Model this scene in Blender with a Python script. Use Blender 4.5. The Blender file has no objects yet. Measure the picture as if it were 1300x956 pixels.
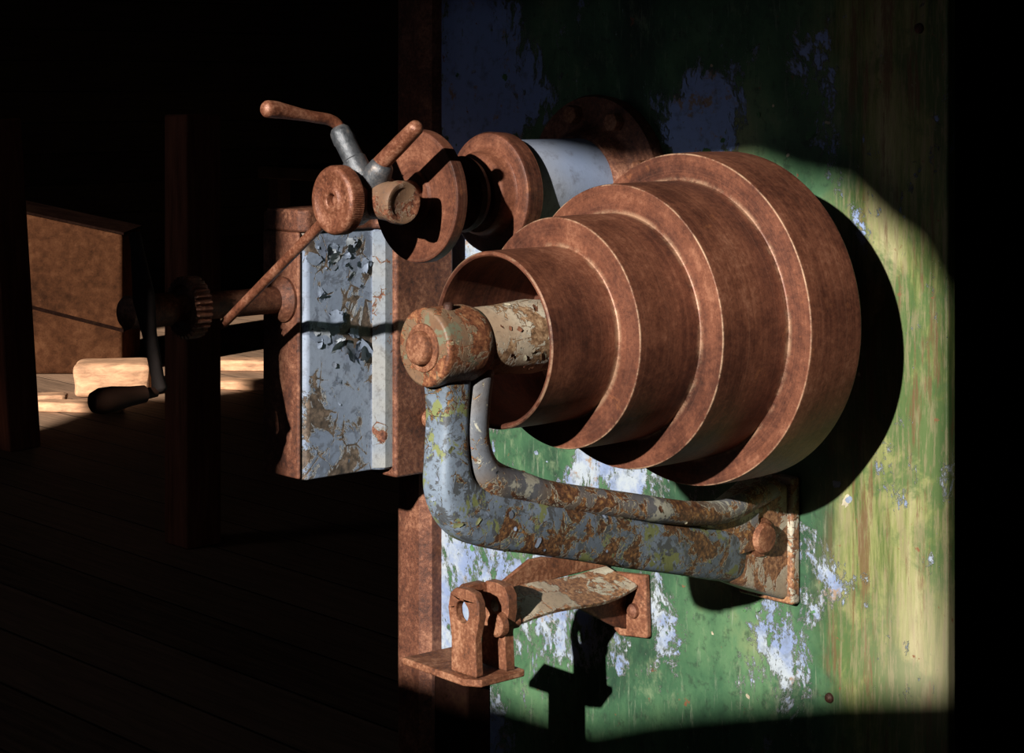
import bpy, bmesh, math, random
from mathutils import Vector, Matrix
from mathutils.geometry import tessellate_polygon
random.seed(7)
scene = bpy.context.scene
COL = scene.collection
try:
    scene.view_settings.view_transform = 'Standard'
    scene.view_settings.look = 'None'
except Exception:
    pass

# ------------------------------------------------------------------ materials
class Mat:
    def __init__(s, name):
        s.m = bpy.data.materials.new(name); s.m.use_nodes = True
        s.nt = s.m.node_tree; s.N = s.nt.nodes; s.L = s.nt.links
        s.bsdf = s.N['Principled BSDF']
        s.tc = s.N.new('ShaderNodeTexCoord')
        s.co = s.tc.outputs['Object']
    def put(s, sock, v):
        if isinstance(v, bpy.types.NodeSocket): s.L.new(v, sock)
        elif isinstance(v, (tuple, list)) and len(v) == 3 and sock.type == 'RGBA': sock.default_value = (*v, 1)
        else: sock.default_value = v
    def mapv(s, scale=(1, 1, 1), loc=(0, 0, 0), rot=(0, 0, 0)):
        n = s.N.new('ShaderNodeMapping'); s.L.new(s.co, n.inputs[0])
        n.inputs['Location'].default_value = loc; n.inputs['Scale'].default_value = scale
        n.inputs['Rotation'].default_value = rot
        return n.outputs[0]
    def noise(s, scale, detail=6, rough=.6, dist=0, vec=None):
        n = s.N.new('ShaderNodeTexNoise'); s.L.new(vec or s.co, n.inputs['Vector'])
        n.inputs['Scale'].default_value = scale; n.inputs['Detail'].default_value = detail
        n.inputs['Roughness'].default_value = rough; n.inputs['Distortion'].default_value = dist
        return n.outputs[0]
    def voro(s, scale, feature='F1', vec=None):
        n = s.N.new('ShaderNodeTexVoronoi'); n.feature = feature
        s.L.new(vec or s.co, n.inputs['Vector']); n.inputs['Scale'].default_value = scale
        return n.outputs['Distance']
    def ramp(s, fac, stops, interp='LINEAR'):
        n = s.N.new('ShaderNodeValToRGB'); s.L.new(fac, n.inputs[0]); e = n.color_ramp.elements
        n.color_ramp.interpolation = interp
        while len(e) < len(stops): e.new(.5)
        for el, (p, c) in zip(e, stops):
            el.position = p
            el.color = (c, c, c, 1) if isinstance(c, (int, float)) else (*c, 1)
        return n.outputs[0]
    def mix(s, f, a, b, mode='MIX'):
        n = s.N.new('ShaderNodeMix'); n.data_type = 'RGBA'; n.blend_type = mode
        s.put(n.inputs[0], f); s.put(n.inputs[6], a); s.put(n.inputs[7], b)
        return n.outputs[2]
    def math(s, op, a, b=0.0, clamp=False):
        n = s.N.new('ShaderNodeMath'); n.operation = op; n.use_clamp = clamp
        s.put(n.inputs[0], a); s.put(n.inputs[1], b)
        return n.outputs[0]
    def sep(s):
        n = s.N.new('ShaderNodeSeparateXYZ'); s.L.new(s.co, n.inputs[0]); return n.outputs
    def step(s, v, a, b):
        n = s.N.new('ShaderNodeMapRange'); n.interpolation_type = 'SMOOTHSTEP'
        s.put(n.inputs[0], v); n.inputs[1].default_value = a; n.inputs[2].default_value = b
        return n.outputs[0]
    def spot(s, c, r):
        n = s.N.new('ShaderNodeVectorMath'); n.operation = 'DISTANCE'
        s.L.new(s.co, n.inputs[0]); n.inputs[1].default_value = c
        return s.step(n.outputs['Value'], r, 0)
    def bump(s, h, strength=.5, dist=.002, prev=None):
        n = s.N.new('ShaderNodeBump'); s.L.new(h, n.inputs['Height'])
        n.inputs['Strength'].default_value = strength; n.inputs['Distance'].default_value = dist
        if prev: s.L.new(prev, n.inputs['Normal'])
        return n.outputs[0]
    def done(s, col, rough=.7, normal=None, metal=0.0, spec=.4):
        s.put(s.bsdf.inputs['Base Color'], col); s.put(s.bsdf.inputs['Roughness'], rough)
        s.put(s.bsdf.inputs['Metallic'], metal); s.bsdf.inputs['Specular IOR Level'].default_value = spec
        if normal: s.L.new(normal, s.bsdf.inputs['Normal'])
        return s.m

RD, RM, RL = (.035, .013, .009), (.130, .045, .024), (.30, .135, .078)
R1, R2, R3, R4 = .1025, .1375, .1735, .2085
T1, T2, T3, T4, T5 = .355, .25, .150, .034, -.062
def rust(name, d=RD, m=RM, l=RL, scale=9, bumps=.5, rough=.55, metal=.2, spec=.4):
    M = Mat(name)
    n1 = M.noise(scale, 8, .65, .4); n2 = M.noise(scale*9, 8, .75); n3 = M.noise(scale*40, 4, .7)
    f = M.math('ADD', M.math('MULTIPLY', n1, .5), M.math('MULTIPLY', n2, .5))
    col = M.ramp(f, [(.38, d), (.5, m), (.62, l)])
    col = M.mix(M.math('MULTIPLY', M.step(M.noise(scale*2.3, 10, .75), .57, .70), .7), col, tuple(min(1, x*1.15) for x in l))
    col = M.mix(M.math('MULTIPLY', M.step(n3, .56, .68), .75), col, tuple(x*.6 for x in d))
    h = M.math('ADD', n2, M.math('MULTIPLY', n3, .7))
    return M.done(col, rough, M.bump(h, bumps, .0015), metal, spec)
def machined_rust(name, edge_lines=True, sc=1.0):
    """fine red-brown rust over turned iron: faint grain runs round the axis, pale worn arrises, pale lines along step roots"""
    M = Mat(name); o = M.sep()
    r = M.math('SQRT', M.math('ADD', M.math('MULTIPLY', o[0], o[0]), M.math('MULTIPLY', o[2], o[2])))
    c = M.N.new('ShaderNodeCombineXYZ'); M.L.new(r, c.inputs[0]); M.L.new(o[1], c.inputs[1])
    n1 = M.noise(5*sc, 6, .62, .4); n2 = M.noise(140*sc, 7, .78); n3 = M.noise(420*sc, 3, .7); n4 = M.noise(26*sc, 10, .74, .3)
    rn = M.noise(300*sc, 6, .8, 0, c.outputs[0]); rw = M.noise(20*sc, 4, .65, 0, c.outputs[0])
    f = M.math('ADD', M.math('MULTIPLY', n1, .32), M.math('MULTIPLY', n2, .24))
    f = M.math('ADD', f, M.math('MULTIPLY', n4, .20)); f = M.math('ADD', f, M.math('MULTIPLY', rw, .24))
    col = M.ramp(f, [(.41, (.034, .012, .008)), (.475, (.090, .030, .017)), (.535, (.165, .058, .031)), (.61, (.31, .135, .078))])
    col = M.mix(M.math('MULTIPLY', M.step(rn, .52, .68), .32), col, (.31, .15, .092))
    col = M.mix(M.math('MULTIPLY', M.step(rn, .48, .34), .30), col, (.040, .014, .009))
    col = M.mix(M.math('MULTIPLY', M.step(n3, .55, .70), .5), col, (.028, .010, .007))
    col = M.mix(M.math('MULTIPLY', M.step(M.noise(15*sc, 10, .78, .4), .60, .70), .45), col, (.34, .125, .05))
    if edge_lines:
        edge_pale = None
        for T, Ri, Ro in ((T1, 0, R1), (T2, R1, R2), (T3, R2, R3), (T4, R3, R4)):
            for rr, tt, wd, k in ((Ro, T, .0026, .85), (Ri, T+.001, .0070, .45)):  # worn rim line, then a wider pale line along the step root
                if rr == 0: continue
                dr = M.math('SUBTRACT', r, rr); dt = M.math('ADD', o[1], tt)
                dd = M.math('SQRT', M.math('ADD', M.math('MULTIPLY', dr, dr), M.math('MULTIPLY', dt, dt)))
                q = M.math('MULTIPLY', M.step(dd, wd, wd*.2), k)
                edge_pale = q if edge_pale is None else M.math('MAXIMUM', edge_pale, q)
        edge_pale = M.math('MULTIPLY', edge_pale, M.step(M.noise(24, 10, .8), .42, .60))
        col = M.mix(edge_pale, col, (.46, .30, .19))
    h = M.math('ADD', n2, M.math('MULTIPLY', rn, .5))
    rg = M.math('ADD', .36, M.math('MULTIPLY', n4, .3))
    return M.done(col, rg, M.bump(h, .32, .0011), .27, .45)

def paint(name, pa, pb, thr=.5, scale=14, primer=(.62, .60, .50), under=(RD, RM, RL), green=None,
          rough=.5, bd=.004, bs=.8, stretch=(1, 1, 1), grime=.5, dark=None):
    """old flaking paint over rust"""
    M = Mat(name); v = M.mapv(stretch)
    n1 = M.noise(scale, 12, .68, .6, v); n2 = M.noise(scale*6, 8, .75); n3 = M.noise(scale*.4, 4, .5)
    cr = M.voro(scale*2.2, 'DISTANCE_TO_EDGE', v)
    f = M.math('ADD', n1, M.math('MULTIPLY', M.math('SUBTRACT', n3, .5), .5))
    crack = M.step(cr, .0, .05)
    f = M.math('SUBTRACT', f, M.math('MULTIPLY', M.math('SUBTRACT', 1.0, crack), .06))
    mask = M.step(f, thr, thr+.010)
    edge = M.math('SUBTRACT', M.step(f, thr-.014, thr-.004), mask)
    ru = M.ramp(n2, [(.36, under[0]), (.5, under[1]), (.64, under[2])])
    pc = M.mix(M.step(n3, .35, .65), pa, pb)
    if dark: pc = M.mix(M.step(M.noise(scale*1.7, 10, .7, .5), .52, .55), pc, dark)
    pc = M.mix(M.math('MULTIPLY', M.step(n2, .48, .68), grime), pc, (.06, .05, .045))
    if green:
        pc = M.mix(M.step(M.noise(scale*.8, 10, .7, .3), .55, .58), pc, green)
    col = M.mix(mask, M.mix(edge, ru, primer), pc)
    nb = M.bump(n2, .5, .0012)
    nb = M.bump(M.math('ADD', mask, M.math('MULTIPLY', edge, .6)), bs, bd, nb)
    return M.done(col, rough, nb, 0, .4)

def plain(name, c, rough=.7, scale=12, var=.5, bumps=.3, stretch=(1, 1, 1), spec=.4):
    M = Mat(name); v = M.mapv(stretch)
    n = M.noise(scale, 8, .65, .3, v)
    dark = tuple(x*(1-var) for x in c); lite = tuple(min(1, x*(1+var)) for x in c)
    return M.done(M.ramp(n, [(.3, dark), (.7, lite)]), rough, M.bump(n, bumps, .004), 0, spec)

m_pulley = machined_rust('rust_machined')
m_disc = machined_rust('rust_turned_disc', False, 1.3)
m_rust = rust('rust_brown', scale=16, bumps=.7)
m_rust_or = rust('rust_orange', (.055, .021, .012), (.19, .068, .032), (.42, .21, .12), 20, .9)
m_rust_dk = rust('rust_dark', (.015, .007, .005), (.05, .019, .012), (.11, .045, .028), 14, .6)
m_knob = rust('rust_handle', (.05, .018, .011), (.155, .053, .028), (.33, .155, .095), 24, .35, .38)
U = ((.022, .014, .011), (.095, .044, .024), (.32, .165, .06))
m_arm = paint('arm_flaking_paint', (.095, .12, .155), (.18, .225, .29), .455, 30, (.46, .44, .28), green=(.17, .19, .075), under=U, bd=.0045, bs=1, dark=(.07, .078, .088))
m_rib = paint('rib_flaking_paint', (.15, .11, .08), (.12, .13, .15), .48, 26, (.54, .51, .38), under=((.03, .018, .013), (.13, .056, .03), (.40, .21, .075)), bd=.004, green=(.40, .39, .32))
m_foot = paint('foot_paint', (.46, .43, .34), (.28, .21, .145), .51, 26, (.58, .56, .46), under=((.05, .022, .014), (.20, .09, .045), (.40, .22, .11)), bd=.004)
m_boss = paint('boss_worn', (.20, .13, .08), (.15, .08, .045), .50, 26, (.38, .29, .17), under=((.04, .017, .010), (.16, .056, .027), (.34, .16, .075)), bd=.003, green=(.13, .13, .085))
m_block = paint('block_blue_paint', (.16, .20, .285), (.25, .295, .385), .44, 13, (.48, .49, .50), under=((.03, .024, .022), (.10, .072, .055), (.22, .16, .12)), bd=.010, bs=1, dark=(.13, .155, .21), stretch=(1, 1, .8), grime=.4)
m_tube = paint('sleeve_paint', (.20, .25, .37), (.33, .34, .37), .26, 6, (.45, .38, .3), under=((.12, .06, .03), (.30, .18, .10), (.45, .32, .22)), bd=.002, bs=.5, grime=.45)
m_hub = paint('hub_worn_paint', (.50, .44, .34), (.34, .24, .16), .48, 24, (.62, .58, .47), under=((.06, .035, .02), (.23, .13, .07), (.44, .30, .18)), bd=.004)
m_barrel = paint('barrel_worn', (.20, .12, .07), (.14, .075, .045), .5, 26, (.30, .21, .14), under=(RD, RM, RL), bd=.001)
m_ferr = rust('worn_steel', (.03, .033, .038), (.09, .095, .105), (.20, .17, .155), 20, .4, .38, metal=.5)
m_bead = paint('bead_paint', (.18, .215, .27), (.27, .27, .265), .38, 20, (.34, .31, .26), bd=.002)

# column: green over blue over primer, more yellow where it has weathered
def column_mat():
    M = Mat('column_green_paint'); o = M.sep(); X, Z = o[0], o[2]
    v = M.mapv((1, 1, .6)); vs = M.mapv((1, 1, .10))
    n1 = M.noise(6, 12, .62, .8); n2 = M.noise(55, 8, .7); n3 = M.noise(13, 12, .75, .2, vs)
    n4 = M.noise(5, 8, .65, .2, v); n5 = M.noise(120, 6, .75, 0, vs)
    green = M.ramp(n4, [(.36, (.014, .036, .022)), (.47, (.034, .088, .044)), (.58, (.070, .145, .070)), (.70, (.16, .20, .095))])
    green = M.mix(M.math('MULTIPLY', M.step(n2, .50, .66), .65), green, (.018, .034, .022))
    green = M.mix(M.math('MULTIPLY', M.step(M.noise(15, 10, .78, .1, v), .53, .66), .6), green, (.17, .215, .125))
    green = M.mix(M.math('MULTIPLY', M.step(n5, .56, .66), .5), green, (.21, .24, .17))
    yel = M.ramp(n3, [(.36, (.02, .052, .015)), (.44, (.075, .105, .028)), (.52, (.19, .20, .075)), (.60, (.29, .27, .14)), (.68, (.37, .33, .21)), (.76, (.18, .10, .05))])
    yel = M.mix(M.math('MULTIPLY', M.step(M.noise(7, 9, .7, .3), .46, .58), .85), yel, (.05, .095, .03))
    yel = M.mix(M.math('MULTIPLY', M.step(n5, .48, .60), .6), yel, (.21, .17, .10))
    yel = M.mix(M.math('MULTIPLY', M.step(M.noise(34, 9, .78, .1, vs), .52, .61), .8), yel, (.11, .058, .028))
    yel = M.mix(M.math('MULTIPLY', M.spot((.22, .2, .72), .16), .4), yel, (.34, .29, .20))
    ym = M.step(M.math('ADD', X, M.math('MULTIPLY', M.math('SUBTRACT', n1, .5), .22)), .01, .10)
    base = M.mix(ym, green, yel)
    bias = M.math('MULTIPLY', M.step(X, -.50, -.66), .14)
    for c, r, k in [((-.62, .2, 1.46), .18, .17), ((-.19, .2, 1.41), .12, .30), ((-.07, .2, .69), .12, .14), ((.030, .2, .80), .11, .13),
                    ((-.38, .2, .88), .20, .16), ((-.47, .2, .66), .18, .14), ((-.25, .2, .665), .09, .14), ((.02, .2, 1.45), .10, .12)]:
        bias = M.math('ADD', bias, M.math('MULTIPLY', M.spot(c, r), k))
    f = M.math('ADD', M.noise(16, 15, .80, .3, v), bias)
    f = M.math('ADD', f, M.math('MULTIPLY', M.math('SUBTRACT', n2, .5), .18))
    bm = M.step(f, .615, .622)
    be = M.math('SUBTRACT', M.step(f, .600, .608), bm)
    topm = M.step(Z, 1.2, 1.35)
    blue = M.mix(M.step(M.noise(11, 10, .75), .42, .60), (.17, .22, .36), (.31, .35, .39))
    blue = M.mix(topm, blue, (.20, .29, .55))
    blue = M.mix(M.step(M.noise(17, 10, .75), .58, .64), blue, (.24, .17, .12))
    blue = M.mix(M.math('MULTIPLY', M.step(n2, .50, .66), .6), blue, (.10, .12, .14))
    col = M.mix(bm, base, blue)
    col = M.mix(M.math('MULTIPLY', be, .8), col, (.46, .50, .44))
    rm = M.step(M.noise(30, 10, .75), .62, .65)
    col = M.mix(rm, col, (.16, .07, .035))
    nb = M.bump(n2, .4, .0014)
    nb = M.bump(M.math('ADD', M.math('SUBTRACT', 1.0, bm), be), .9, .003, nb)
    return M.done(col, .50, nb, 0, .35)
m_col = column_mat()

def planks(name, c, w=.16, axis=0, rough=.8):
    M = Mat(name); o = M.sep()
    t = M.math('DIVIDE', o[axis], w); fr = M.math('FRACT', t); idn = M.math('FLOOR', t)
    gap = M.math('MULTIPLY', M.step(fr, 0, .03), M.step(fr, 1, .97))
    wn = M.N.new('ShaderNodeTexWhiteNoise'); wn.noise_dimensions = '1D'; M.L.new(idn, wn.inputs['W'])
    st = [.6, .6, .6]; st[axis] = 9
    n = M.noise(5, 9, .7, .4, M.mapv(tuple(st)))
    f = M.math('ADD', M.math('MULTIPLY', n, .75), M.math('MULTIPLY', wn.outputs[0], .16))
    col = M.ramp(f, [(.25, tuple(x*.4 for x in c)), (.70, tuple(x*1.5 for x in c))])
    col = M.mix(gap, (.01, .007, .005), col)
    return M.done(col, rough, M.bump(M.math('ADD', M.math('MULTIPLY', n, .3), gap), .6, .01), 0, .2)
m_floor = planks('floor_planks', (.33, .20, .125), .24, 1)
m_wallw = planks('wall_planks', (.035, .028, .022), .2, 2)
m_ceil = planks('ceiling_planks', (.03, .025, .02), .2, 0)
m_post = plain('post_red_brown', (.34, .12, .065), .8, 6, .5, .4, (6, 6, .5), .2)
m_timber = plain('timber_pale', (.50, .27, .15), .8, 6, .5, .5, (2, 7, 7))
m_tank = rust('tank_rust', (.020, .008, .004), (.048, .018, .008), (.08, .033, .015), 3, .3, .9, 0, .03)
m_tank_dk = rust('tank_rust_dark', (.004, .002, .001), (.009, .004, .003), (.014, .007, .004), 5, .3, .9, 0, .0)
m_body = plain('column_body_dark', (.02, .045, .025), .6)
m_iron = plain('black_iron', (.014, .010, .009), .8, 20, .4, spec=.1)
m_wood = plain('handle_dark_wood', (.030, .014, .009), .6, 14, .4, .2, spec=.1)
m_bench = plain('bench_dark_wood', (.05, .03, .02), .8, 6, .4, spec=.1)

# ------------------------------------------------------------------ geometry
def V(*a): return Vector(a)
def mesh_obj(name, bm, mat, origin, parent=None, label=None, sharp=35, bevel=0, wn=True):
    bmesh.ops.remove_doubles(bm, verts=bm.verts, dist=1e-6)
    bmesh.ops.recalc_face_normals(bm, faces=bm.faces)
    o = Vector(origin)
    for v in bm.verts: v.co -= o
    me = bpy.data.meshes.new(name)
    for f in bm.faces: f.smooth = True
    for e in bm.edges:
        if len(e.link_faces) == 2 and e.calc_face_angle(0) > math.radians(sharp): e.smooth = False
    bm.to_mesh(me); bm.free()
    ob = bpy.data.objects.new(name, me); COL.objects.link(ob)
    if mat: me.materials.append(mat)
    if parent is not None:
        ob.parent = parent; ob.location = o - parent.location
    else: ob.location = o
    if label: ob['label'] = label
    if bevel:
        b = ob.modifiers.new('bevel', 'BEVEL'); b.width = bevel; b.segments = 3; b.limit_method = 'ANGLE'
        b.angle_limit = math.radians(35); b.harden_normals = False
    if wn:
        w = ob.modifiers.new('normals', 'WEIGHTED_NORMAL'); w.keep_sharp = True; w.weight = 80
    return ob
def empty(name, loc, label, cat, group=None):
    e = bpy.data.objects.new(name, None); e.location = loc; e.empty_display_size = .05
    COL.objects.link(e); e['label'] = label; e['category'] = cat
    if group: e['group'] = group
    return e
def tag(o, label, cat, group=None):
    o['label'] = label; o['category'] = cat
    if group: o['group'] = group
    return o
def basis(d):
    d = Vector(d).normalized(); a = Vector((0, 0, 1)) if abs(d.z) < .9 else Vector((1, 0, 0))
    u = a.cross(d).normalized(); return u, d.cross(u).normalized(), d
def lathe(bm, prof, org, d, seg=96, rmod=None, closed=False):
    """prof: list (along, radius); radius 0 => pole"""
    u, w, d = basis(d); org = Vector(org); rings = []
    for k, (a, r) in enumerate(prof):
        if r < 1e-7: rings.append([bm.verts.new(org + d*a)]); continue
        ring = []
        for i in range(seg):
            t = 2*math.pi*i/seg; rr = r*(rmod(i, k) if rmod else 1)
            ring.append(bm.verts.new(org + d*a + u*math.cos(t)*rr + w*math.sin(t)*rr))
        rings.append(ring)
    pairs = list(zip(rings[:-1], rings[1:]))
    if closed: pairs.append((rings[-1], rings[0]))
    for A, B in pairs:
        for i in range(seg):
            j = (i+1) % seg
            if len(A) == 1 and len(B) == 1: break
            if len(A) == 1: bm.faces.new((A[0], B[i], B[j]))
            elif len(B) == 1: bm.faces.new((A[i], A[j], B[0]))
            else: bm.faces.new((A[i], A[j], B[j], B[i]))
def rod(bm, pts, rad, seg=20, n=1, flat=None, cap=True, ref=None):
    """sweep with round or super-elliptic section. rad: list of r or (rn, rx)"""
    pts = [Vector(p) for p in pts]; N = len(pts)
    if not isinstance(rad, list): rad = [rad]*N
    rings = []; prev = None
    for k, p in enumerate(pts):
        t = (pts[min(k+1, N-1)] - pts[max(k-1, 0)]).normalized()
        if ref is not None: u = (Vector(ref) - t*t.dot(Vector(ref))).normalized()
        elif prev is None: u = basis(t)[0]
        else: u = (prev - t*t.dot(prev)).normalized()
        prev = u; w = t.cross(u)
        r = rad[k]; rx, rn = (r, r) if not isinstance(r, tuple) else (r[1], r[0])
        ring = []
        for i in range(seg):
            a = 2*math.pi*i/seg; c, s = math.cos(a), math.sin(a); e = 2/(n*2)
            cc = math.copysign(abs(c)**e, c); ss = math.copysign(abs(s)**e, s)
            ring.append(bm.verts.new(p + u*cc*rx + w*ss*rn))
        rings.append((ring, p, t, rx, rn))
    for (A, *_), (B, *_) in zip(rings[:-1], rings[1:]):
        for i in range(seg):
            j = (i+1) % seg; bm.faces.new((A[i], A[j], B[j], B[i]))
    if cap:
        for (R, p, t, rx, rn), s in ((rings[0], -1), (rings[-1], 1)):
            last = R; m = min(rx, rn)
            for q in (.35, .7, .92):
                sc = math.sqrt(1-q*q)
                nr = [bm.verts.new(p + (v.co-p)*sc + t*s*m*q*.8) for v in R]
                for i in range(seg):
                    j = (i+1) % seg
                    bm.faces.new((last[i], last[j], nr[j], nr[i]))
                last = nr
            bm.faces.new(last)
def smooth_path(pts, sub=8, extra=None):
    """catmull-rom over tuples of floats"""
    out = []; P = [pts[0]] + list(pts) + [pts[-1]]
    for i in range(1, len(P)-2):
        p0, p1, p2, p3 = P[i-1], P[i], P[i+1], P[i+2]
        for s in range(sub):
            t = s/sub
            out.append(tuple(.5*((2*b)+(-a+c)*t+(2*a-5*b+4*c-d)*t*t+(-a+3*b-3*c+d)*t**3) for a, b, c, d in zip(p0, p1, p2, p3)))
    out.append(tuple(pts[-1])); return out
def box(bm, lo, hi):
    lo, hi = Vector(lo), Vector(hi)
    vs = [bm.verts.new((x, y, z)) for x in (lo.x, hi.x) for y in (lo.y, hi.y) for z in (lo.z, hi.z)]
    for f in ((0, 1, 3, 2), (4, 6, 7, 5), (0, 4, 5, 1), (2, 3, 7, 6), (0, 2, 6, 4), (1, 5, 7, 3)):
        bm.faces.new([vs[i] for i in f])
def extrude(bm, poly, lo, hi, axis):
    """poly in the other two axes (in xyz order)"""
    def mk(p, a):
        c = list(p); c.insert(axis, a); return bm.verts.new(c)
    A = [mk(p, lo) for p in poly]; B = [mk(p, hi) for p in poly]; n = len(poly)
    bm.faces.new(A); bm.faces.new(B[::-1])
    for i in range(n):
        j = (i+1) % n; bm.faces.new((A[i], B[i], B[j], A[j]))
def B(): return bmesh.new()
def holed_plate(bm, outer, holes, lo, hi, axis):
    loops = [outer] + holes
    tri = tessellate_polygon([[Vector((*p, 0)) for p in l] for l in loops])
    flat = [p for l in loops for p in l]
    def mk(p, a):
        c = list(p); c.insert(axis, a); return bm.verts.new(c)
    A = [mk(p, lo) for p in flat]; C = [mk(p, hi) for p in flat]
    for t in tri:
        try: bm.faces.new([A[i] for i in t]); bm.faces.new([C[i] for i in reversed(t)])
        except ValueError: pass
    k = 0
    for l in loops:
        n = len(l)
        for i in range(n):
            j = (i+1) % n; bm.faces.new((A[k+i], A[k+j], C[k+j], C[k+i]))
        k += n

chip_mats = {k: plain('chip_'+k, c, .6, 60, .35, .2) for k, c in dict(blue=(.19, .23, .31), pale=(.30, .33, .37), slate=(.12, .14, .18), olive=(.17, .18, .09), cream=(.36, .32, .23), rust=(.16, .065, .035), green=(.05, .13, .05)).items()}
def chips(src, parent, count, smin, smax, mats, keep=None, curl=.45, name='paint_flakes', label='curling loose paint flakes'):
    """small curled paint chips standing on the surface of src"""
    me = src.data; off = src.location + (src.parent.location if src.parent else Vector())
    tris = []; cum = []; acc = 0
    for p in me.polygons:
        c = p.center + off
        vs = [me.vertices[i].co for i in p.vertices]
        for k in range(1, len(vs)-1):
            a, b2, c2 = vs[0], vs[k], vs[k+1]; acc += (b2-a).cross(c2-a).length/2
            tris.append((a, b2, c2, p.normal)); cum.append(acc)
    import bisect
    bm = bmesh.new(); made = 0; tries = 0
    while made < count and tries < count*60:
        tries += 1
        a, b2, c2, nn = tris[min(len(tris)-1, bisect.bisect(cum, random.random()*acc))]
        r1, r2 = random.random(), random.random()
        if r1+r2 > 1: r1, r2 = 1-r1, 1-r2
        pos = a + (b2-a)*r1 + (c2-a)*r2 + off
        n = nn.copy()
        if keep and not keep(pos, n): continue
        made += 1
        u, w, _n = basis(n)
        ang = random.random()*6.283; u, w = u*math.cos(ang)+w*math.sin(ang), w*math.cos(ang)-u*math.sin(ang)
        s = random.uniform(smin, smax)*(.5+.5*random.random()); asp = random.uniform(.4, 2.2); cv = curl*random.uniform(.2, 1.3)
        mi = random.randrange(len(mats)); grid = []
        for i in range(6):
            row = []
            for j in range(6):
                x = i/5; y = j/5-.5
                jx, jy = random.uniform(-.12, .12), random.uniform(-.12, .12)
                if i in (0, 5) and j in (0, 5): y *= .5
                z = cv*x*x + .08*cv*math.sin(j*1.6+i)
                row.append(bm.verts.new(pos + u*(x+jx-.5)*s + w*(y+jy)*s*asp + n*(z*s+.0002)))
            grid.append(row)
        for i in range(5):
            for j in range(5):
                f = bm.faces.new((grid[i][j], grid[i+1][j], grid[i+1][j+1], grid[i][j+1])); f.material_index = mi
    o = mesh_obj(name, bm, None, tuple(off), parent, label, 60, wn=False)
    for m in mats: o.data.materials.append(chip_mats[m])
    o['kind'] = 'stuff'
    return o

PZ = 1.154       # pulley axis height
# ------------------------------------------------------------------ setting
def struct(name, bm, mat, **k):
    o = mesh_obj(name, bm, mat, (0, 0, 0), wn=False, **k); o['kind'] = 'structure'; return o
b = B(); box(b, (-10, -3, -.1), (3.2, 6.6, 0)); struct('floor', b, m_floor)
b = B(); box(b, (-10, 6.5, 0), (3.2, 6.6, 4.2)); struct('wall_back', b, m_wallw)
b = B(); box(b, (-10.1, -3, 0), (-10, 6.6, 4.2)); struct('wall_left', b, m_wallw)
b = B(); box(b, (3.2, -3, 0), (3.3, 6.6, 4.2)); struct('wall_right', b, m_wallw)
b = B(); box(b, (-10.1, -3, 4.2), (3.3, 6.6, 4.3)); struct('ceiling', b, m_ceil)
open1 = [(.062, 1.565), (.50, 1.58), (.62, 1.625), (.95, 1.725), (1.134, 1.77), (1.134, 2.26), (1.09, 2.33), (1.04, 2.355), (.98, 2.40), (.90, 2.41), (.82, 2.43), (.75, 2.42), (.52, 2.40), (.062, 2.38)]
open2 = [(-4.25, 1.50), (-4.42, 1.73), (-4.52, 1.80), (-4.58, 1.96), (-4.40, 2.02), (-4.33, 2.16), (-4.5, 2.47), (-4.8, 2.63), (-5.3, 3.02), (-6.4, 3.02), (-6.4, 2.05), (-5.7, 1.90), (-5.2, 1.70), (-4.7, 1.55)]
open2 = [(x, z*1.09) for x, z in open2]
b = B(); holed_plate(b, [(-10.1, 0), (3.3, 0), (3.3, 4.2), (-10.1, 4.2)], [open1, open2], -2.82, -2.80, 1)  # unseen wall added behind the camera, openings cut to shape the sunlight
struct('gobo_wall', b, m_wallw)

# ------------------------------------------------------------------ machine column
col = empty('machine_column', (-.26, .4, 0), 'tall cast iron machine column with peeling green and blue paint', 'machine')
b = B(); box(b, (-.755, .2, .0), (.233, .218, 2.3)); fp = mesh_obj('face_panel', b, m_col, (0, 0, 0), col, 'weathered green and yellow painted panel with blue patches', bevel=.003)
chips(fp, col, 60, .004, .012, ['blue', 'green', 'green', 'cream'], lambda c, n: n.y < -.9 and .55 < c.z < 1.5 and (c.x < -.5 or -.2 < c.x < .1), .3)
b = B(); box(b, (-.72, .218, 0), (-.1, .9, 2.28)); mesh_obj('body', b, m_body, (-.4, .55, 0), col, bevel=.01)
b = B(); extrude(b, [(-.83, .245), (-.83, .175), (-.815, .165), (-.765, .165), (-.75, .18), (-.75, .245)], 0, 2.25, 2)
mesh_obj('guide_rail', b, m_rust, (-.79, .2, 0), col, 'rusty vertical guide rail')
for i, (x, z) in enumerate([(.045, .64), (.19, 1.52)]):
    b = B(); lathe(b, [(0, .007), (.003, .006), (.005, .003), (.0055, 0)], (x, .2, z), (0, -1, 0), 24)
    mesh_obj('rivet', b, m_rust_dk, (x, .2, z), col)
b = B(); box(b, (-.80, .06, 1.62), (.3, .198, 1.85)); o = mesh_obj('cross_rail', b, m_rust_dk, (-.25, .13, 1.62), bevel=.006)
tag(o, 'dark rusty horizontal rail across the column face', 'machine rail')

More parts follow.
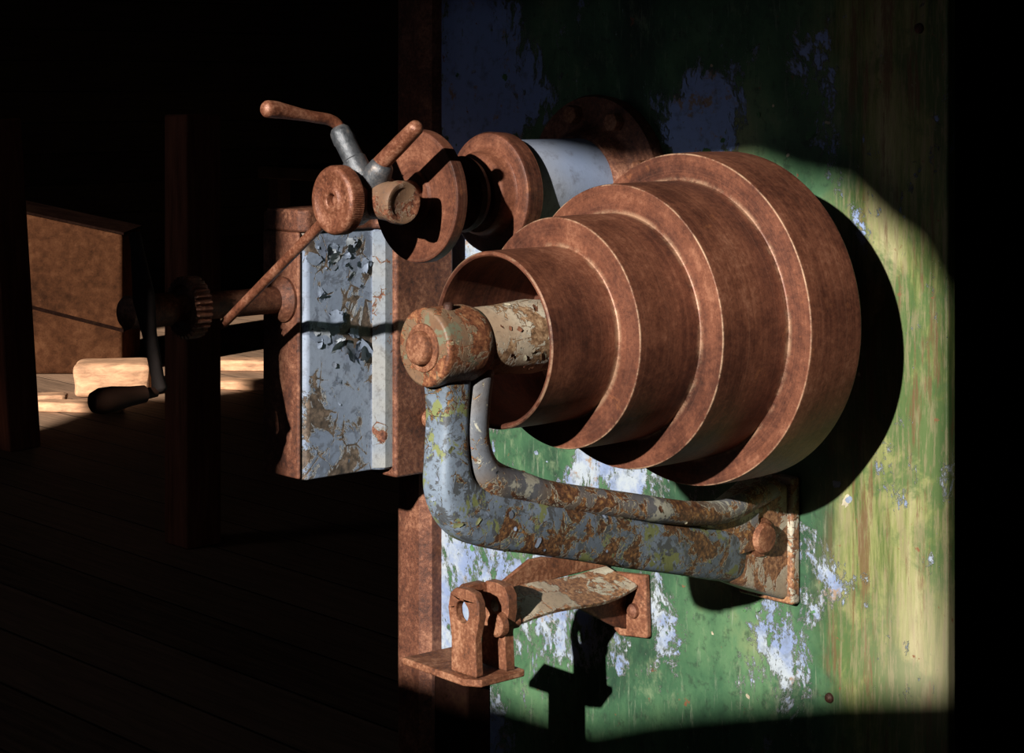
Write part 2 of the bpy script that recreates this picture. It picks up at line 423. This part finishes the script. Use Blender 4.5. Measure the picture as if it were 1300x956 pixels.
# ------------------------------------------------------------------ stepped pulley
pul = empty('step_pulley', (0, 0, PZ), 'large rusty cast iron four-step cone pulley', 'pulley')
def fillet(t, r0, r1):
    return [(t+.0030, r0), (t+.001, r0+.0006), (t+.0002, r0+.002), (t, r0+.004), (t, r1-.0022), (t-.0007, r1-.0006), (t-.0022, r1)]
prof = [(.20, .030), (.20, .088), (.206, .094), (.345, .0960), (.353, .0968), (.355, .0985), (.3548, .1008), (.353, R1)]
def crown(ta, tb, r):
    return [(ta+(tb-ta)*k/6, r+.0008*math.sin(math.pi*k/6)) for k in range(1, 6)]
prof += crown(.352, T2+.003, R1)
prof += fillet(T2, R1, R2) + crown(T2-.0022, T3+.003, R2)
prof += fillet(T3, R2, R3) + crown(T3-.0022, T4+.003, R3)
prof += fillet(T4, R3, R4) + crown(T4-.0022, T5+.004, R4)
prof += [(T5+.003, R4), (T5+.001, R4-.001), (T5, R4-.003), (T5, R4-.014), (T5+.05, R4-.018), (T5+.05, .03)]
b = B(); lathe(b, prof, (0, 0, PZ), (0, -1, 0), 192, closed=True)
mesh_obj('cone_body', b, m_pulley, (0, 0, PZ), pul, 'rust-brown machined stepped cone', sharp=24)
b = B(); lathe(b, [(.25, .0), (.25, .032), (.246, .040), (.20, .044), (-.09, .046), (-.09, 0)], (0, 0, PZ), (0, -1, 0), 64)
mesh_obj('hub', b, m_hub, (0, 0, PZ), pul, 'sand-coloured worn hub')
b = B(); lathe(b, [(-.09, .03), (-.19, .03), (-.19, .075), (-.199, .08), (-.199, 0)], (0, 0, PZ), (0, -1, 0), 48)
mesh_obj('rear_bearing', b, m_rust_dk, (0, .15, PZ), pul)

# ------------------------------------------------------------------ support bracket
br = empty('support_bracket', (-.05, .2, .84), 'curved cast iron bracket arm with flaking blue paint and rust', 'bracket')
main = [(-.4214, 1.135, .023, .025, 0), (-.4214, 1.08, .0195, .021, 0), (-.4225, 1.03, .0205, .022, 0), (-.418, .992, .026, .023, 0), (-.395, .964, .032, .023, 0),
        (-.355, .947, .0325, .023, 0), (-.30, .932, .031, .023, 0), (-.22, .911, .031, .023, -.003), (-.128, .886, .031, .023, -.008), (-.03, .862, .032, .024, -.018),
        (.05, .842, .034, .025, -.028), (.105, .832, .036, .024, -.038), (.15, .828, .038, .020, -.048)]
sp = smooth_path(main, 6)
b = B(); rod(b, [(p[4], p[0], p[1]) for p in sp], [(p[2], p[3]) for p in sp], 36, 2.2, ref=(1, 0, 0))
arm = mesh_obj('arm', b, m_arm, (0, -.13, .95), br, wn=False, sharp=60)
chips(arm, br, 60, .003, .008, ['slate', 'blue', 'slate', 'olive', 'blue', 'blue'], lambda c, n: n.x > -.2 and c.y < .06 and c.z < 1.08, .15)
rib = [(-.3800, 1.145, .0205), (-.3870, 1.085, .0180), (-.388, 1.040, .0185), (-.370, 1.001, .0215), (-.3106, .979, .0175), (-.2602, .963, .0162), (-.1278, .932, .0158),
       (-.03, .909, .0155), (.05, .898, .0150), (.10, .902, .0150), (.16, .912, .015)]
sp = smooth_path(rib, 7)
b = B(); rod(b, [(.008-.03*max(0, (p[0]+.1)/.26), p[0], p[1]) for p in sp], [p[2] for p in sp], 24)
rb = mesh_obj('rib', b, m_rib, (0, -.13, .98), br, 'round rusty stiffening rib with pale paint', wn=False)
chips(rb, br, 30, .003, .007, ['cream', 'rust', 'slate', 'rust'], lambda c, n: n.x > -.2 and c.z < 1.08, .2)
b = B()
poly = [(-.42, 1.13), (-.425, 1.0), (-.39, .965), (-.30, .935), (-.15, .895), (-.15, .936), (-.26, .966), (-.31, .98), (-.366, 1.0), (-.384, 1.035), (-.38, 1.13)]
extrude(b, poly, -.024, .006, 0); mesh_obj('web', b, m_rib, (0, -.13, .95), br)
b = B(); extrude(b, [(-.16, .895), (-.04, .866), (.06, .838), (.12, .84), (.12, .905), (.05, .90), (-.03, .911), (-.16, .936)], -.045, -.008, 0); mesh_obj('web', b, m_rib, (-.03, .05, .87), br)
b = B(); extrude(b, [(.065, .872), (.10, .885), (.15, .905), (.175, .916), (.1995, .918), (.1995, .761), (.175, .763), (.12, .785), (.065, .803), (.055, .835)], -.09, -.012, 0)
ft = mesh_obj('foot', b, m_foot, (-.05, .13, .84), br, 'pale flaking mounting foot', bevel=.008)
b = B(); box(b, (-.10, .182, .755), (-.004, .1995, .925)); mesh_obj('mounting_plate', b, m_foot, (-.05, .19, .84), br, bevel=.004)
b = B(); lathe(b, [(0, .026), (.002, .025), (.0025, .0205), (.008, .020), (.0115, .017), (.0125, .010), (.0125, 0)], (-.012, .128, .853), (1, 0, 0), 40)
mesh_obj('bolt', b, m_rust_or, (-.012, .128, .853), br, 'round rusty bolt head')
b = B(); lathe(b, [(.378, 0), (.378, .036), (.388, .0415), (.400, .0448), (.450, .0450), (.4545, .0440), (.4562, .0420), (.4565, .040), (.4565, .0)], (0, 0, PZ), (0, -1, 0), 72)
mesh_obj('bearing_boss', b, m_boss, (0, -.42, PZ), br, 'flat-faced round cast rusty bearing boss', sharp=50)
b = B(); lathe(b, [(.4560, .0), (.4560, .0275), (.4585, .0270), (.4590, .0260), (.4590, .0195), (.4650, .0190), (.4685, .0170), (.4700, .0140), (.4700, 0)], (0, 0, PZ), (0, -1, 0), 56)
mesh_obj('pin', b, m_rust_or, (0, -.46, PZ), br, sharp=40)
b = B(); lathe(b, [(.255, 0), (.255, .033), (.268, .0405), (.30, .0435), (.35, .0400), (.398, .0395), (.40, 0)], (0, 0, PZ), (0, -1, 0), 64)
sl = mesh_obj('bearing_sleeve', b, m_hub, (0, -.33, PZ), br, 'cream and rust worn bearing sleeve')
chips(sl, br, 16, .004, .009, ['cream', 'cream', 'rust'], lambda c, n: n.x > 0 and c.y > -.37, .3)
b = B(); lathe(b, [(0, .006), (.006, .006), (.008, .004), (.008, 0)], (.012, -.43, PZ+.042), (0, 0, 1), 20)
mesh_obj('oil_plug', b, m_rust_dk, (.012, -.43, PZ+.042), br)

# ------------------------------------------------------------------ upper clamp shaft
SX, SZ = -.381, 1.297
sh = empty('clamp_shaft', (SX, .2, SZ), 'horizontal clamp shaft with rusty discs, knurled knob and levers', 'machine shaft')
ax = (0, -1, 0)
def SL(name, prof, mat, seg=96, label=None, sharp=38, rmod=None, parent=sh):
    b = B(); lathe(b, prof, (SX, 0, SZ), ax, seg, rmod); a = sum(p[0] for p in prof)/len(prof)
    return mesh_obj(name, b, mat, (SX, -a, SZ), parent, label, sharp)
SL('flange', [(-.1995, 0), (-.1995, .135), (-.186, .137), (-.178, .134), (-.176, .125), (-.176, .098), (-.170, .090), (-.155, .083), (-.150, .078), (-.150, 0)], m_rust, label='round rusty bolted flange')
for k in range(8):
    a = math.pi*2*(k+.35)/8; x, z = SX+.112*math.cos(a), SZ+.112*math.sin(a)
    b = B(); u = [(x+.0145*math.cos(q*math.pi/3+a), z+.0145*math.sin(q*math.pi/3+a)) for q in range(6)]
    extrude(b, u, .160, .178, 1); mesh_obj('bolt', b, m_rust_or, (x, .17, z), sh, bevel=.002)
SL('sleeve', [(-.16, 0), (-.16, .0735), (-.004, .0735), (-.002, .07), (-.002, 0)], m_tube, label='pale blue painted sleeve')
SL('collar', [(-.006, 0), (-.006, .080), (-.002, .0845), (.021, .0855), (.025, .0835), (.027, .079), (.027, .064), (.031, .060), (.044, .058), (.049, .054), (.050, .04), (.050, 0)], m_disc, label='stepped rusty collar')
SL('neck', [(.045, .036), (.058, .036), (.064, .050), (.072, .053), (.079, .050), (.085, .034), (.145, .034), (.145, 0)], m_rust_dk)
SL('clamp_disc', [(.138, 0), (.138, .086), (.141, .0905), (.155, .0905), (.157, .0895), (.158, .087), (.158, .036), (.162, .033), (.162, 0)], m_disc, label='large flat rusty disc', seg=128)
SL('spindle', [(.158, 0), (.158, .022), (.20, .022), (.205, .028), (.262, .028), (.266, .026), (.27, .016), (.29, .015), (.29, 0)], m_rust)
SL('knob', [(.274, 0), (.274, .034), (.277, .0440), (.279, .0455), (.294, .0455), (.297, .0440), (.3, .0405), (.3, .034), (.2965, .031), (.2965, .019), (.300, .017), (.300, .011), (.298, .0085), (.286, .008), (.286, 0)], m_knob,
   seg=360, label='knurled round knob with threaded hole', rmod=lambda i, k: (1.010 if (i % 3 < 1) else .984) if 2 <= k <= 4 else 1, sharp=80)
b = B(); e1, e2 = V(-.7257, -.24, 1.096), V(-.2777, -.24, 1.393); d = (e2-e1)
pts = [e1+d*t for t in (0, .02, .1, .3, .5, .7, .74, .76, .80, .93, 1)]
rod(b, pts, [.004, .0066, .0070, .0074, .0077, .0082, .009, .0105, .0115, .0115, .0105], 24)
mesh_obj('lever', b, m_knob, tuple(e1+d*.5), sh, 'long straight rusty lever bar', wn=False)
b = B(); f0, f1 = V(-.376, -.25, 1.325), V(-.411, -.26, 1.384)
rod(b, [f0, f0.lerp(f1, .40), f0.lerp(f1, .43), f0.lerp(f1, .80), f0.lerp(f1, .83), f1], [.0165, .0165, .0145, .0145, .0155, .0145], 28, cap=True); mesh_obj('ferrule', b, m_ferr, tuple(f0), sh, 'worn blue-grey steel ferrule')
b = B(); pth = smooth_path([(-.409, -.259, 1.380), (-.414, -.262, 1.394), (-.417, -.275, 1.402), (-.418, -.30, 1.406), (-.419, -.33, 1.411), (-.420, -.356, 1.4155), (-.420, -.372, 1.417)], 6)
n = len(pth); rad = [.0078 if i < n*.55 else .0078+.0038*min(1, (i/n-.55)/.3) for i in range(n)]
rod(b, pth, rad, 24); mesh_obj('bent_handle', b, m_knob, pth[n//2], sh, 'short bent handle with rounded tip', wn=False)
b = B(); lathe(b, [(-.02, 0), (-.02, .025), (.030, .0255), (.050, .0262), (.058, .0285), (.068, .0288), (.073, .0270), (.0735, .023), (.071, .020), (.071, 0)], (SX, -.235, SZ), (1, 0, -.04), 64)
mesh_obj('barrel_nut', b, m_barrel, (SX, -.235, SZ), sh, 'short smooth flared rusty collar nut', sharp=60)
b = B(); rod(b, [(SX-.025, -.24, 1.280), (SX, -.24, 1.30), (SX+.030, -.24, 1.338)], [.022, .028, .017], 28); mesh_obj('lever_hub', b, m_ferr, (SX, -.24, SZ), sh, 'blue-grey lever hub', wn=False)

# ------------------------------------------------------------------ slide block
sb = empty('slide_block', (-.74, .166, .86), 'heavy iron slide block with peeling pale blue paint', 'machine block')
b = B(); extrude(b, [(-.785, -.100), (-.778, -.108), (-.712, -.108), (-.703, -.099), (-.703, .022), (-.692, .036), (-.692, .064), (-.785, .064)], .858, 1.228, 2)
blk = mesh_obj('painted_block', b, m_block, (-.74, -.02, 1.05), sb, bevel=.003)
chips(blk, sb, 36, .010, .028, ['blue', 'blue', 'slate', 'pale'], lambda c, n: n.x > .95 and -.09 < c.y < .01 and 1.03 < c.z < 1.21, .38)
chips(blk, sb, 14, .004, .012, ['blue', 'slate'], lambda c, n: n.x > .95 and c.y < .01, .2)
b = B(); extrude(b, [(-.702, .021), (-.6995, .021), (-.6885, .036), (-.6885, .050), (-.692, .050), (-.693, .036)], .862, 1.224, 2)
mesh_obj('bevel_strip', b, m_bead, (-.69, .03, 1.05), sb, 'grey-blue painted chamfer strip')
b = B(); extrude(b, [(-.80, -.104), (-.79, -.114), (-.708, -.114), (-.698, -.102), (-.698, .018), (-.684, .036), (-.684, .064), (-.80, .064)], 1.228, 1.262, 2)
mesh_obj('cap', b, m_rust, (-.74, -.02, 1.24), sb, 'rusty top cap', bevel=.004)
b = B(); box(b, (-.812, -.104, .862), (-.7845, .064, 1.255)); mesh_obj('side_cheek', b, m_rust, (-.79, 0, 1.05), sb, bevel=.003)
b = B(); box(b, (-.800, -.1135, .860), (-.708, -.1075, 1.228)); mesh_obj('end_plate', b, m_rust, (-.745, -.11, 1.05), sb, 'rusty end plate', bevel=.003)
b = B(); box(b, (-.80, .050, .845), (-.680, .166, 1.27)); mesh_obj('slide_back', b, m_rust, (-.73, .12, 1.05), sb, 'rust-brown slide back plate', bevel=.005)
for z in (.93, 1.2):
    b = B(); lathe(b, [(0, .014), (.006, .013), (.008, .009), (.008, 0)], (-.680, .115, z), (1, 0, 0), 28); mesh_obj('bolt', b, m_rust_or, (-.680, .115, z), sb)

# ------------------------------------------------------------------ crank shaft
CX, CZ = -.745, 1.126
cs = empty('crank_shaft', (CX, -.114, CZ), 'dark rusty shaft with small gear and crank handle', 'crank')
b = B(); lathe(b, [(.1136, 0), (.1136, .034), (.118, .034), (.126, .028), (.131, .020), (.25, .020), (.31, .020), (.315, .024), (.385, .024), (.39, .020), (.395, .012), (.395, 0)], (CX, 0, CZ), ax, 48)
mesh_obj('shaft', b, m_rust, (CX, -.25, CZ), cs)
def teeth(i, k): return 1.0 if i % 4 in (0, 1) else .88
b = B(); lathe(b, [(.268, 0), (.268, .040), (.270, .0455), (.292, .0455), (.295, .040), (.295, .034), (.291, .030), (.291, 0)], (CX, 0, CZ), ax, 120,
              lambda i, k: teeth(i, k) if k in (2, 3) else 1)
mesh_obj('gear', b, m_rust, (CX, -.28, CZ), cs, 'small toothed gear wheel')
b = B(); rod(b, [(-.724, -.385, 1.236), (-.718, -.385, 1.22), (-.70, -.385, 1.15), (-.685, -.385, 1.10), (-.665, -.385, 1.045), (-.660, -.385, 1.028)], [(.011, .008), (.011, .008), (.024, .011), (.013, .009), (.011, .008), (.015, .009)], 20)
mesh_obj('crank_arm', b, m_iron, (-.68, -.385, 1.13), cs)
b = B(); lathe(b, [(0, 0), (0, .007), (.015, .008), (.019, .012), (.040, .0135), (.068, .0175), (.088, .018), (.100, .0135), (.106, 0)], (-.660, -.390, 1.024), (0, -1, -.04), 32)
mesh_obj('crank_handle', b, m_wood, (-.660, -.45, 1.024), cs, 'dark turned pear-shaped grip')

# ------------------------------------------------------------------ hinge bracket under the arm
hb = empty('hinge_bracket', (-.32, .2, .70), 'rusty iron hinge bracket with clevis and pin', 'bracket')
b = B(); extrude(b, [(-.355, .660), (-.352, .738), (-.283, .745), (-.279, .655), (-.335, .648)], .188, .1995, 1); mesh_obj('wall_plate', b, m_rust_or, (-.32, .194, .70), hb, bevel=.003)
b = B(); lathe(b, [(0, .011), (.005, .010), (.008, .006), (.009, 0)], (-.305, .188, .69), (0, -1, 0), 24); mesh_obj('bolt', b, m_rust, (-.305, .188, .69), hb)
# twisted flat strap: rows along its length, thin rectangular section that tilts as it runs back
b = B(); rows = []
for i in range(13):
    t = i/12; y = -.055+.243*t; tw = math.radians(-34+26*t*t+6*math.sin(t*5)); cx = -.326+.006*math.sin(t*4); cz = .726+.010*t+.005*math.sin(t*6); hw = .030+.005*t
    dx, dz = math.cos(tw)*hw, math.sin(tw)*hw; nx, nz = -math.sin(tw)*.0030, math.cos(tw)*.0030
    rows.append([b.verts.new((cx-dx+nx, y, cz-dz+nz)), b.verts.new((cx+dx+nx, y, cz+dz+nz)), b.verts.new((cx+dx-nx, y, cz+dz-nz)), b.verts.new((cx-dx-nx, y, cz-dz-nz))])
for A_, C_ in zip(rows[:-1], rows[1:]):
    for i in range(4): b.faces.new((A_[i], A_[(i+1) % 4], C_[(i+1) % 4], C_[i]))
b.faces.new(rows[0]); b.faces.new(rows[-1][::-1])
mesh_obj('strap', b, m_foot, (-.32, .07, .73), hb, 'twisted pale worn iron strap', bevel=.001)
b = B(); extrude(b, [(-.05, .740), (.035, .778), (.06, .778), (.19, .760), (.19, .745)], -.366, -.359, 0); mesh_obj('upstand', b, m_rust_or, (-.36, .1, .74), hb, bevel=.002)
b = B(); extrude(b, [(.19, .720), (.19, .66), (.165, .668), (.09, .708)], -.328, -.320, 0); mesh_obj('gusset', b, m_rust, (-.32, .12, .70), hb, bevel=.002)
def eye_bar(y0, y1, cx, w, top, bot, hole, mat, lab, dx):
    out = [(cx-w*.80, bot), (cx+w*.84, bot), (cx+w*.74, bot+.05), (cx+w, top-.035), (cx+w*.96, top-.014), (cx+w*.70, top-.003), (cx+w*.2, top), (cx-w*.5, top-.001), (cx-w*.86, top-.010), (cx-w, top-.03), (cx-w*.78, bot+.045)]
    h = [(cx+dx+hole*math.cos(a), top-.032+hole*1.1*math.sin(a)) for a in [2*math.pi*i/24 for i in range(24)]]
    b = B(); holed_plate(b, out, [h], y0, y1, 1); return mesh_obj('clevis_bar', b, mat, (cx, y0, top-.03), hb, lab, bevel=.003)
eye_bar(-.120, -.106, -.324, .032, .769, .654, .0135, m_rust_or, 'rusty upright bar with round hole', -.003)
eye_bar(-.067, -.051, -.322, .031, .770, .654, .008, m_rust_or, 'rusty upright bar', .002)
b = B(); extrude(b, [(-.113, .748), (-.110, .762), (-.100, .768), (-.070, .768), (-.058, .762), (-.058, .748), (-.068, .748), (-.072, .757), (-.098, .757), (-.104, .748)], -.351, -.336, 0); mesh_obj('bridge', b, m_rust_or, (-.34, -.08, .757), hb, bevel=.002)
b = B(); lathe(b, [(.04, 0), (.04, .010), (.066, .010), (.068, .017), (.078, .016), (.081, .012), (.081, 0)], (-.306, 0, .716), ax, 32); mesh_obj('pin', b, m_rust_or, (-.306, -.07, .716), hb)
b = B(); extrude(b, [(-.445, -.128), (-.31, -.132), (-.288, -.118), (-.288, -.040), (-.44, -.030)], .643, .653, 2); o = mesh_obj('iron_ledge', b, m_rust_or, (-.35, -.07, 0), bevel=.002); tag(o, 'thin flat rusty iron ledge on a dark pedestal', 'ledge')
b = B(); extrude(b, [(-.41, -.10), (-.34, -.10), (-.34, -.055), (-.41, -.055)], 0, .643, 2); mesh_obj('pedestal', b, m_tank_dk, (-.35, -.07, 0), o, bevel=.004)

# ------------------------------------------------------------------ shed interior
def post(x, y, w, h, lab, nm='timber_post', lean=0):
    b = B(); box(b, (x-w/2, y-w/2, 0), (x+w/2, y+w/2, h)); o = mesh_obj(nm, b, m_post, (x, y, 0), bevel=.008); tag(o, lab, 'post')
    if lean: o.rotation_euler = (math.radians(lean), math.radians(-lean), 0)
    return o
post(-3.70, 1.654, .13, 1.353, 'short square reddish-brown timber post'); post(-5.60, 2.07, .14, 1.31, 'square timber post in deep shade', lean=2.5)
tk = B(); extrude(tk, [(-.50, 0), (.24, 0), (.24, .70), (-.50, .86)], -.25, .25, 1); o = mesh_obj('iron_bin', tk, m_tank, (0, 0, 0), bevel=.02)
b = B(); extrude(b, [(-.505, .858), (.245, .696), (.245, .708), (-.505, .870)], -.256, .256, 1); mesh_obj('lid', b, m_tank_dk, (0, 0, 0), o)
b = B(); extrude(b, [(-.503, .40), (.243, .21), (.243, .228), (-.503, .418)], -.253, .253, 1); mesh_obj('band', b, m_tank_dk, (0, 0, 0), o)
o.location = (-7.46, 3.46, 0); o.rotation_euler = (0, 0, .84); tag(o, 'rusty sheet iron bin with sloping lid on plank floor', 'bin')
def timber(c, size, ang, lab, jit=.012):
    b = B(); box(b, (-size[0]/2, -size[1]/2, 0), (size[0]/2, size[1]/2, size[2])); bmesh.ops.subdivide_edges(b, edges=b.edges, cuts=3, use_grid_fill=True)
    for v in b.verts:
        if v.co.z > .01: v.co += Vector((random.uniform(-jit, jit), random.uniform(-jit, jit)*.6, random.uniform(-jit, 0)*.7))
    o = mesh_obj('timber_beam', b, m_timber, (0, 0, 0), sharp=60, wn=False)
    m = o.modifiers.new('sub', 'SUBSURF'); m.levels = 2; m.render_levels = 2
    o.location = c; o.rotation_euler = (0, 0, ang); tag(o, lab, 'timber')
    return o
timber((-6.585, 3.10, 0), (.35, .24, .165), .95, 'short rounded tan timber block on floor', .02)
timber((-6.75, 4.15, 0), (1.0, .16, .06), .80, 'long pale sawn board added as a sunlit floor strip')  # two pale boards put here to stand for sunlit strips of floor
timber((-6.35, 3.62, 0), (.9, .12, .05), .62, 'long weathered beam added as a sunlit floor strip')
timber((-6.55, 2.55, 0), (.5, .10, .06), 1.1, 'short broken weathered board added to brighten a sunlit floor patch')  # two short boards added so the sunlit floor patches read brighter
timber((-6.25, 2.72, 0), (.42, .10, .05), .7, 'short broken weathered board added to brighten a sunlit floor patch')
wb = empty('workbench', (-7.6, 6.0, 0), 'dark wooden workbench against the plank wall', 'workbench')
b = B(); box(b, (-9, 5.6, .85), (-4.6, 6.4, .93)); mesh_obj('bench_top', b, m_bench, (-7, 6, .85), wb, bevel=.008)
for x in (-8.9, -7.5, -6.1, -4.75):
    b = B(); box(b, (x-.05, 5.65, 0), (x+.05, 5.75, .85)); mesh_obj('leg', b, m_bench, (x, 5.7, 0), wb, bevel=.005)

# ------------------------------------------------------------------ light
s = bpy.data.lights.new('sun', 'SUN'); s.energy = 8.8; s.angle = math.radians(.9); s.color = (1, .95, .87)
so = bpy.data.objects.new('sun', s); COL.objects.link(so)
so.rotation_euler = Vector((-.3, 1, -.36)).to_track_quat('-Z', 'Y').to_euler(); so.location = (2, -5, 5)
def area(nm, loc, d, size, e, c):
    l = bpy.data.lights.new(nm, 'AREA'); l.size = size; l.energy = e; l.color = c
    o = bpy.data.objects.new(nm, l); COL.objects.link(o); o.location = loc
    o.rotation_euler = Vector(d).to_track_quat('-Z', 'Y').to_euler()
area('fill_near', (.6, -2.7, 2.5), (-.3, 1, -.45), 1.0, 1.7, (.8, .89, 1))  # weak bluish fill lamp added inside the opening to lift the machine's shaded parts
area('fill_far', (-5, -2.6, 3), (-.3, 1, -.5), 1.0, 1.8, (1, .85, .75))  # warm fill lamp added to lift the dim left background
w = bpy.data.worlds.new('w'); scene.world = w; w.use_nodes = True
w.node_tree.nodes['Background'].inputs[0].default_value = (.5, .65, 1, 1); w.node_tree.nodes['Background'].inputs[1].default_value = .3

# ------------------------------------------------------------------ camera
yaw = math.radians(48)
f = Vector((-math.sin(yaw), math.cos(yaw), 0)); r = Vector((math.cos(yaw), math.sin(yaw), 0))
cam = bpy.data.cameras.new('camera'); co = bpy.data.objects.new('camera', cam); COL.objects.link(co)
loc = -.24*r - 2.6*f; co.location = (loc.x, loc.y, 1.45); co.rotation_euler = (math.radians(90), 0, yaw)
cam.lens = 72; cam.sensor_width = 36; cam.shift_y = -.286; cam.clip_start = .05
scene.camera = co
